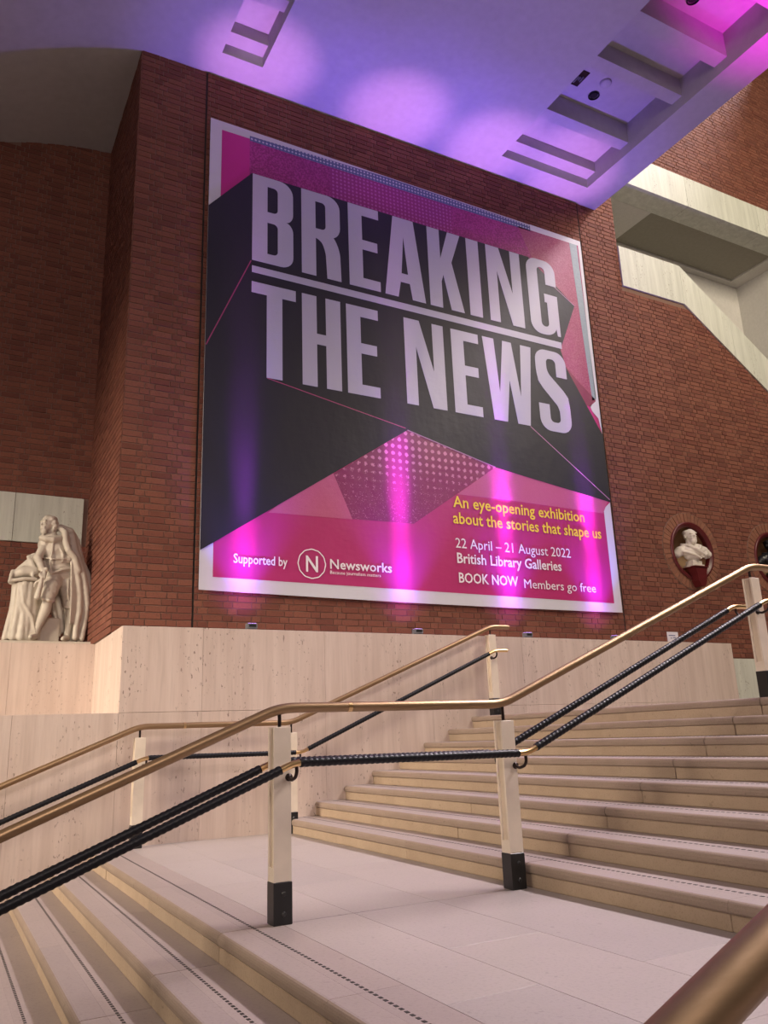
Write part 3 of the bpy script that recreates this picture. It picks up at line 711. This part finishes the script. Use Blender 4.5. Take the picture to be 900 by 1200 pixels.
tp = [('c', [S(150, 672, -.08), S(240, 655, -.13), S(330, 655, -.12)], [.022, .024, .022]), ('c', [S(160, 665, .0), S(330, 650, .0)], [.045, .05]),
      ('c', [S(175, 620, -.02), S(240, 590, -.06), S(320, 580, -.06)], [.055, .07, .075]), ('c', [S(185, 600, .06), S(250, 560, .06), S(340, 540, .04)], [.05, .07, .08]),
      ('c', [S(220, 560, .02), S(280, 520, -.02), S(340, 500, -.02)], [.04, .06, .07]), ('c', [S(270, 462, -.04), S(310, 450, -.04), S(360, 440, -.02)], [.016, .030, .04]),
      ('c', [S(280, 480, -.05), S(300, 510, -.07), S(310, 560, -.1), S(300, 640, -.12)], [.026, .03, .03, .018]), ('c', [S(165, 590, -.05), S(150, 640, -.09), S(135, 683, -.09)], [.026, .022, .015])]
remeshed(tp, 'book_pile', M['marble'], statue, .011, 2)
rk = [('b', (S(335, 1000)[0], -.02, .045), (S(500, 1000)[0], .22, S(420, 950)[2]))]
remeshed(rk, 'rock_support', M['marble'], statue, .015, 2)

# ---------------------------------------------------------------- exhibition banner
YB = 8.635
def vinyl(name, col, col2=None, fac=None, rough=.42):
    m, t, p = nt(name); v = pos(t)
    c = mix(t, tuple(x*.95 for x in col), col, noise(t, v, 1.5, 3))
    if fac: c = mix(t, c, col2, fac(t))
    t.links.new(c, p.inputs['Base Color']); p.inputs['Roughness'].default_value = rough
    g = noise(t, pos(t, (1.3, 1, .7)), 1.1, 4, .5); g2 = noise(t, pos(t, (2.5, 1, 6)), 4, 3)
    bump(t, p, mth(t, 'ADD', g, mth(t, 'MULTIPLY', g2, .06)), .55, .05); return m
def dots(scale, lo, hi, z0, z1):
    def f(t):
        s = t.nodes.new('ShaderNodeSeparateXYZ'); t.links.new(pos(t), s.inputs[0])
        a = mth(t, 'MULTIPLY', mth(t, 'ADD', s.outputs[0], s.outputs[2]), scale); b = mth(t, 'MULTIPLY', mth(t, 'SUBTRACT', s.outputs[0], s.outputs[2]), scale)
        d = mth(t, 'MULTIPLY', mth(t, 'SINE', a), mth(t, 'SINE', b))
        r_ = N(t, 'ShaderNodeMapRange'); t.links.new(s.outputs[2], r_.inputs[0]); r_.inputs[1].default_value = z0; r_.inputs[2].default_value = z1; r_.inputs[3].default_value = lo; r_.inputs[4].default_value = hi
        nz = noise(t, pos(t), 55, 2, .8)
        k = mth(t, 'ADD', mth(t, 'MULTIPLY', d, r_.outputs[0]), mth(t, 'MULTIPLY', mth(t, 'SUBTRACT', nz, .5), mth(t, 'SUBTRACT', 2.6, mth(t, 'MULTIPLY', r_.outputs[0], 1.6))))
        return ramp(t, k, [(.28, (0, 0, 0)), (.5, (1, 1, 1))])
    return f
M['v_white'] = vinyl('vinyl_white', (.62, .62, .68)); M['v_letter'] = vinyl('vinyl_letter_white', (.48, .47, .56))
M['v_black'] = vinyl('vinyl_black', (.011, .010, .016), rough=.55)
M['v_pink'] = vinyl('vinyl_pink', (.44, .026, .15)); M['v_pink2'] = vinyl('vinyl_bright_pink', (.50, .02, .22))
M['v_plum'] = vinyl('vinyl_plum', (.26, .018, .13), (.42, .05, .24), lambda t: ramp(t, noise(t, pos(t), 40, 2, .8), [(.45, (0, 0, 0)), (.6, (1, 1, 1))]))
M['v_plum2'] = vinyl('vinyl_plum_dots', (.30, .025, .17), (.46, .10, .33), dots(52, 1, 1, 0, 1))
M['v_rose'] = vinyl('vinyl_rose', (.30, .045, .12), (.38, .10, .18), lambda t: ramp(t, noise(t, pos(t), 48, 2, .8), [(.45, (0, 0, 0)), (.6, (1, 1, 1))]))
M['v_dust'] = vinyl('vinyl_dusty_pink', (.24, .02, .10), (.58, .20, .33), dots(31, .0, 1.0, 2.9, 3.6))
M['v_dust2'] = vinyl('vinyl_pale_dusty_pink', (.46, .07, .19), (.54, .13, .26), lambda t: noise(t, pos(t), 60, 2, .8))
M['v_steel'] = vinyl('vinyl_halftone_blue', (.10, .13, .26), (.50, .52, .62), dots(60, 1, 1, 0, 1))
M['v_mint'] = vinyl('vinyl_grey_green', (.20, .27, .31), (.34, .40, .45), lambda t: noise(t, pos(t), 30, 2, .8))
M['v_dkred'] = vinyl('vinyl_dark_rose', (.22, .03, .08))
M['v_yellow'] = vinyl('vinyl_yellow', (.86, .66, .06)); M['v_text'] = vinyl('vinyl_text_white', (.86, .80, .86)); M['v_line'] = vinyl('vinyl_line', (.34, .05, .13)); M['v_line2'] = vinyl('vinyl_line_pale', (.42, .20, .34))
banner = empty('exhibition_banner', (5.53, YB, 1.62), 'huge pink black and white exhibition banner hung on the brick wall, reading BREAKING THE NEWS', 'banner')
# canvas with a slightly slack lower edge
def pt(x, z, d=0): return (x-5.53, -d, z-1.62)
cx0, cx1, nz_ = 2.40, 8.655, 1
mbn = MB(); nn = 36; vs = []; fs = []
for i in range(nn+1):
    u_ = i/nn; x = 2.40+(8.645-2.40)*u_; zt_ = 7.825-.05*u_; zb = 1.615-.015*u_-.018*math.sin(PI*u_*3)**2*0-.02*math.sin(PI*u_)
    for y in (0, .012): vs += [pt(x, zb, -y), pt(x, zt_, -y)]
for i in range(nn): a = i*4; fs += [(a, a+4, a+5, a+1), (a+2, a+3, a+7, a+6), (a, a+2, a+6, a+4), (a+1, a+5, a+7, a+3)]
fs += [(0, 1, 3, 2), (4*nn, 4*nn+2, 4*nn+3, 4*nn+1)]
mbn.add(vs, fs); mbn.build('canvas', M['v_white'], banner)
MB().box(-3.0, .012, .3, 3.0, .05, .34).box(-3.0, .012, 6.0, 3.0, .05, 6.04).build('fixing_batten', M['gap'], banner)
def fill(name, loops, mat, layer, label=None, parent=banner):
    cu = bpy.data.curves.new(name, 'CURVE'); cu.dimensions = '2D'; cu.fill_mode = 'BOTH'; cu.extrude = .0006
    for L in loops:
        s_ = cu.splines.new('POLY'); s_.points.add(len(L)-1); s_.use_cyclic_u = True
        for k_, (x_, z_) in enumerate(L): s_.points[k_].co = (x_, z_, 0, 1)
    o = bpy.data.objects.new(name, cu); C.objects.link(o)
    dg = bpy.context.evaluated_depsgraph_get(); me = bpy.data.meshes.new_from_object(o.evaluated_get(dg)); bpy.data.objects.remove(o)
    me.name = name
    me.transform(Matrix.Translation((-5.53, -.0012*layer-.0008, -1.62)) @ Matrix.Rotation(PI/2, 4, 'X')); me.materials.clear(); me.materials.append(mat)
    o = obj(name, me, parent); return props(o, label)
def fil(pts, n=7):
    """corner fillets: pts (x,z[,r])"""
    out = []; m = len(pts)
    for i in range(m):
        b = Vector(pts[i][:2]); r_ = pts[i][2] if len(pts[i]) > 2 else 0
        if not r_: out.append(tuple(b)); continue
        a = Vector(pts[i-1][:2]); c = Vector(pts[(i+1) % m][:2])
        ra = min(r_, (a-b).length*.98); rc = min(r_, (c-b).length*.98)
        p = b+(a-b).normalized()*ra; q_ = b+(c-b).normalized()*rc
        kk = .12
        for k_ in range(n+1):
            t_ = k_/n; e = p*(1-t_)**3+(p.lerp(b, .56))*3*t_*(1-t_)**2+(q_.lerp(b, .56))*3*t_*t_*(1-t_)+q_*t_**3; out.append(tuple(e))
    return out
rect = lambda a, b, c, d: [(a, b), (c, b), (c, d), (a, d)]
# background shapes
fill('print_field', [[(2.552, 1.765), (8.50, 1.728), (8.50, 3.15), (8.645, 3.27), (8.645, 4.36), (8.60, 7.70), (2.552, 7.69)]], M['v_pink'], 1, 'deep pink printed field')
fill('pink_block', [rect(2.552, 6.5, 2.93, 7.69)], M['v_pink2'], 2, 'bright pink corner block')
fill('plum_band', [rect(2.93, 6.9, 4.09, 7.71)], M['v_plum'], 2)
fill('plum_band', [rect(4.09, 6.9, 6.08, 7.72)], M['v_plum2'], 2)
fill('plum_band', [[(6.08, 6.9), (8.50, 6.0), (8.50, 7.71), (6.08, 7.73)]], M['v_plum'], 2)
fill('halftone_strip', [[(2.93, 7.735), (2.93, 7.66), (4.2, 7.655), (6.1, 7.655), (7.60, 7.66), (7.60, 7.76), (5.0, 7.79)]], M['v_steel'], 3)
fill('white_strip', [[(7.60, 7.68), (8.645, 7.68), (8.645, 7.775), (7.60, 7.785)]], M['v_white'], 3)
fill('rose_band', [[(7.35, 7.68), (8.50, 7.68), (8.585, 4.89), (8.43, 4.80), (7.6, 5.4), (7.7, 6.9)]], M['v_rose'], 3)
fill('grey_strip', [[(8.40, 7.68), (8.56, 7.68), (8.60, 4.95), (8.52, 4.90), (8.45, 6.5)]], M['v_mint'], 4)
fill('dark_flash', [[(8.05, 5.38), (8.30, 5.15), (8.585, 4.93), (8.43, 4.75), (8.35, 4.80)]], M['v_dkred'], 4)
fill('white_strip', [[(8.585, 7.68), (8.645, 7.68), (8.645, 4.37), (8.60, 4.62), (8.43, 4.78), (8.585, 4.90)]], M['v_white'], 4)
fill('pink_flash', [[(8.40, 4.80), (8.46, 4.79), (8.60, 4.45), (8.30, 4.75)]], M['v_pink2'], 5)
fill('dusty_field', [[(3.20, 2.57), (5.18, 2.615), (6.549, 3.556), (5.148, 3.897)]], M['v_dust'], 2)
fill('dusty_field', [[(3.20, 2.57), (4.3, 2.59), (4.05, 3.16), (3.7, 3.0)]], M['v_dust2'], 3)
fill('pale_field', [[(5.88, 3.09), (6.7, 3.10), (8.48, 3.08), (8.6, 3.28), (6.549, 3.556)]], M['v_dust2'], 2)
dark = [(2.399, 6.50), (2.965, 7.165), (7.50, 7.165), (8.36, 6.51), (7.97, 5.66), (8.05, 5.36), (8.645, 4.36), (8.645, 3.27), (6.549, 3.556), (5.148, 3.897), (2.55, 2.155), (2.399, 2.056)]
fill('black_shape', [dark], M['v_black'], 6, 'black folded arrow shape')
def line(a, b, wd, mat, layer=7, name='thin_line'):
    a, b = Vector(a), Vector(b); n_ = (b-a).normalized(); n_ = Vector((-n_.y, n_.x))*wd/2
    fill(name, [[tuple(a-n_), tuple(b-n_), tuple(b+n_), tuple(a+n_)]], mat, layer)
line((2.960, 5.86), (2.407, 4.57), .014, M['v_line']); line((3.18, 4.28), (5.12, 3.92), .012, M['v_line'])
line((7.24, 4.276), (8.64, 3.307), .013, M['v_line2']); line((7.98, 6.75), (8.36, 6.51), .012, M['v_line2'])
line((5.148, 3.897), (6.549, 3.556), .014, M['v_line2'])
# headline
def letter(loops, word): fill('headline_letter', loops, M['v_letter'], 8)
T0, B0 = 7.160, 5.875
def bowlB(x0, x1, zb, zt):
    zm = (zb+zt)/2+.02
    out = fil([(x0, zb), (x1, zb, .17), (x1, zm+.0, .13), (x1-.10, zm+.012), (x1, zm+.025, .13), (x1, zt, .19), (x0, zt)][::1])
    s = .205
    return [out, fil([(x0+s, zb+.14), (x1-.215, zb+.14, .06), (x1-.215, zm-.06, .06), (x0+s, zm-.06)]), fil([(x0+s, zm+.10), (x1-.215, zm+.10, .06), (x1-.215, zt-.14, .06), (x0+s, zt-.14)])]
letter(bowlB(2.972, 3.535, B0, T0), 'B')
x0, x1 = 3.655, 4.222; zm = 6.50
letter([fil([(x0, B0), (x0+.205, B0), (x0+.205, zm-.05), (x0+.27, zm-.06, .07), (x0+.345, zm-.2, .1), (x0+.365, B0), (x1+.005, B0), (x1-.01, zm-.10, .16), (x1-.10, zm+.02), (x1, zm+.06, .13), (x1, T0, .19), (x0, T0)]), fil([(x0+.205, zm+.10), (x1-.215, zm+.10, .06), (x1-.215, T0-.14, .06), (x0+.205, T0-.14)])], 'R')
def E(x0, x1, zb, zt, s=.21):
    m = (zb+zt)/2+.03
    return [[(x0, zb), (x1, zb), (x1, zb+.15), (x0+s, zb+.15), (x0+s, m-.075), (x1-.03, m-.075), (x1-.03, m+.075), (x0+s, m+.075), (x0+s, zt-.15), (x1, zt-.15), (x1, zt), (x0, zt)]]
letter(E(4.35, 4.825, B0, T0), 'E')
letter([[(4.897, B0), (5.105, B0), (5.150, 6.12), (5.298, 6.12), (5.335, B0), (5.550, B0), (5.395, T0), (5.060, T0)], [(5.170, 6.26), (5.275, 6.26), (5.222, 6.86)]], 'A')
letter([[(5.628, B0), (5.838, B0), (5.838, 6.30), (5.875, 6.42), (5.985, B0), (6.210, B0), (6.030, 6.66), (6.205, T0), (5.985, T0), (5.838, 6.68), (5.838, T0), (5.628, T0)]], 'K')
letter([rect(6.312, B0, 6.532, T0)], 'I')
letter([[(6.672, B0), (6.855, B0), (6.855, 6.75), (7.085, B0), (7.310, B0), (7.310, T0), (7.125, T0), (7.125, 6.42), (6.915, T0), (6.672, T0)]], 'N')
x0, x1 = 7.435, 8.005
letter([fil([(x0, 5.86, .2), (x1-.12, 5.86, .18), (x1-.075, 6.0), (x1-.06, 5.88), (x1, 5.88), (x1, 6.58), (x0+.31, 6.58), (x0+.31, 6.43), (x1-.215, 6.43), (x1-.215, 6.0, .07), (x0+.21, 6.0, .07), (x0+.21, 7.04, .07), (x1-.21, 7.04, .07), (x1-.21, 6.75), (x1, 6.75), (x1, 7.175, .2), (x0, 7.175, .2)])], 'G')
fill('underline', [[(2.972, 5.795), (2.972, 5.70), (8.0, 5.675), (8.0, 5.785)]], M['v_letter'], 8)
T1, B1 = 5.570, 4.283
letter([[(3.172, B1), (3.380, B1), (3.380, 5.415), (3.565, 5.415), (3.565, T1), (2.970, T1), (2.970, 5.415), (3.172, 5.415)]], 'T')
letter([[(3.650, B1), (3.855, B1), (3.855, 4.88), (3.985, 4.88), (3.985, B1), (4.197, B1), (4.197, T1), (3.985, T1), (3.985, 5.03), (3.855, 5.03), (3.855, T1), (3.650, T1)]], 'H')
letter(E(4.283, 4.760, B1, T1), 'E')
letter([[(5.165, B1), (5.345, B1), (5.345, 5.16), (5.580, B1), (5.804, B1), (5.804, T1), (5.62, T1), (5.62, 4.83), (5.41, T1), (5.165, T1)]], 'N')
letter(E(5.935, 6.405, B1, T1), 'E')
letter([[(6.482, T1), (6.600, B1), (6.835, B1), (6.925, 4.95), (7.02, B1), (7.245, B1), (7.373, T1), (7.175, T1), (7.115, 4.72), (7.005, T1), (6.845, T1), (6.735, 4.72), (6.685, T1)]], 'W')
x0, x1 = 7.440, 8.040
letter([fil([(x0, B1-.02, .2), (x1, B1-.02, .2), (x1, 4.80, .16), (x1-.04, 4.90, .1), (x0+.21, 5.22, .08), (x0+.21, 5.45, .07), (x1-.21, 5.45, .07), (x1-.21, 5.17), (x1-.005, 5.17), (x1-.005, T1+.02, .2), (x0, T1+.02, .2), (x0, 5.12, .14), (x0+.05, 5.0, .1), (x1-.21, 4.66, .08), (x1-.21, 4.41, .07), (x0+.20, 4.41, .07), (x0+.20, 4.69), (x0, 4.69)])], 'S')
def text(s_, x0, x1, zb, zt_ref, mat, wt=0.0, ref='A', name='text_line'):
    """text fitted to the box; zt_ref is the top of its capitals"""
    cu = bpy.data.curves.new(name, 'FONT'); cu.body = s_; cu.size = 1; cu.extrude = .0006; cu.offset = wt; cu.resolution_u = 2
    c2 = bpy.data.curves.new('ref', 'FONT'); c2.body = ref; c2.size = 1
    out = []
    for cc in (cu, c2):
        o = bpy.data.objects.new(name, cc); C.objects.link(o)
        dg = bpy.context.evaluated_depsgraph_get(); dg.update(); me = bpy.data.meshes.new_from_object(o.evaluated_get(dg)); bpy.data.objects.remove(o); out.append(me)
    me, rf = out; X = [v.co.x for v in me.vertices]; H = max(v.co.y for v in rf.vertices)
    kx = (x1-x0)/(max(X)-min(X)); kz = (zt_ref-zb)/H
    me.name = name
    me.transform(Matrix.Translation((x0-min(X)*kx-5.53, -.0125, zb-1.62)) @ Matrix.Rotation(PI/2, 4, 'X') @ Matrix.Diagonal((kx, kz, 1, 1)))
    me.materials.clear(); me.materials.append(mat); return obj(name, me, banner)
text('An eye-opening exhibition', 5.80, 8.09, 2.905, 3.06, M['v_yellow'], .012)
text('about the stories that shape us', 5.785, 8.385, 2.68, 2.835, M['v_yellow'], .012)
text('22 April – 21 August 2022', 5.80, 7.757, 2.348, 2.48, M['v_text'], .0)
text('British Library Galleries', 5.81, 7.565, 2.145, 2.28, M['v_text'], .014)
text('BOOK NOW', 5.82, 6.78, 1.885, 2.015, M['v_text'], .014)
text('Members go free', 6.88, 8.165, 1.868, 1.99, M['v_text'], .0)
text('Supported by', 2.785, 3.435, 1.940, 2.045, M['v_text'], .012)
text('Newsworks', 3.98, 4.825, 1.950, 2.065, M['v_text'], .014)
text('Because journalism matters', 3.98, 4.665, 1.885, 1.925, M['v_text'], .0)
text('N', 3.668, 3.822, 1.895, 2.085, M['v_text'], .012)
ring = lambda r_: [(3.745+r_*(1+.012*math.cos(12*a))*math.cos(a), 1.992+r_*(1+.012*math.cos(12*a))*math.sin(a)) for a in [2*PI*k_/72 for k_ in range(72)]]
fill('logo_ring', [ring(.181), ring(.168)], M['v_text'], 8)
# two hanging folds in the slack lower left corner
for (xa_, xb_) in ((2.44, 2.70), (2.50, 2.86)):
    pass

# ---------------------------------------------------------------- uplights on the ledge
FX = [2.90, 4.98, 6.63, 8.15]
names = ['leftmost of the four small grey uplights on the travertine ledge, below the sponsor line', 'second grey uplight from the left on the ledge, below the round N logo', 'third grey uplight on the ledge, just right of the top of the wall railing', 'rightmost grey uplight on the ledge, below the banner corner']
for i, x in enumerate(FX):
    u = empty('uplight', (x, 8.33, ZLEDGE), names[i], 'lamp', 'uplights under the banner')
    MB().bbox(-.055, -.045, .004, .055, .045, .018, .003).build('foot_plate', M['fixture'], u)
    MB().bbox(-.055, -.04, .03, .055, .04, .085, .004).box(-.06, -.008, .01, -.055, .008, .06).box(.055, -.008, .01, .06, .008, .06).build('lamp_housing', M['fixture'], u)
    MB().box(-.040, -.042, .045, .040, -.040, .075).build('face_plate', M['bolt'], u)
    em, t, p = nt('lamp_lens'); p.inputs['Base Color'].default_value = (.5, .3, .9, 1); p.inputs['Emission Color'].default_value = (.6, .25, 1, 1); p.inputs['Emission Strength'].default_value = 4
    MB().box(-.045, -.03, .0855, .045, .03, .0875).build('lens', em, u)
    zb = ZLEDGE+.10
    spot('uplight_wash', (x, 8.35, zb), (x, 8.15, 9), 76, 360, (.21, .12, 1.0), 1, .04)      # violet wash to the ceiling
    spot('uplight_pool', (x, 8.35, zb), (x, 8.25, 9), 30, 800, (.24, .12, 1.0), 1, .04)
    spot('uplight_core', (x, 8.35, zb), (x, 8.22, 9), 15, 1700, (.95, .34, .95), 1, .04)      # tight beam, pool on the ceiling
    spot('uplight_spill', (x, 8.35, zb), (x, 8.60, zb+.42), 100, 16, (.66, .14, 1.0), 1, .05)
    for hz, sp_, pw_ in ((2.1, 11, 5.0), (1.0, 20, 1.6), (.45, 40, .35)):                      # louvred strips skimming up the wall
        a_ = area('uplight_skim', (x, 8.35, zb), (x, YB, zb+hz), .16, pw_, (.62, .08, 1.0), .05); a_.data.spread = math.radians(sp_)

# ---------------------------------------------------------------- small card on the ledge
card = empty('sign_card', (9.18, 8.25, ZLEDGE), 'small white card sign propped on the ledge against the bricks, right of the banner', 'sign')
MB().box(-.11, 0, 0, .11, .004, .155).build('card', M['paper'], card)
cm = MB()
for (a, b, z) in ((-.08, .05, .098), (-.05, -.02, .06), (.0, .06, .066)): cm.box(a, -.001, z, b, 0, z+.012)
cm.build('print', M['ink'], card)
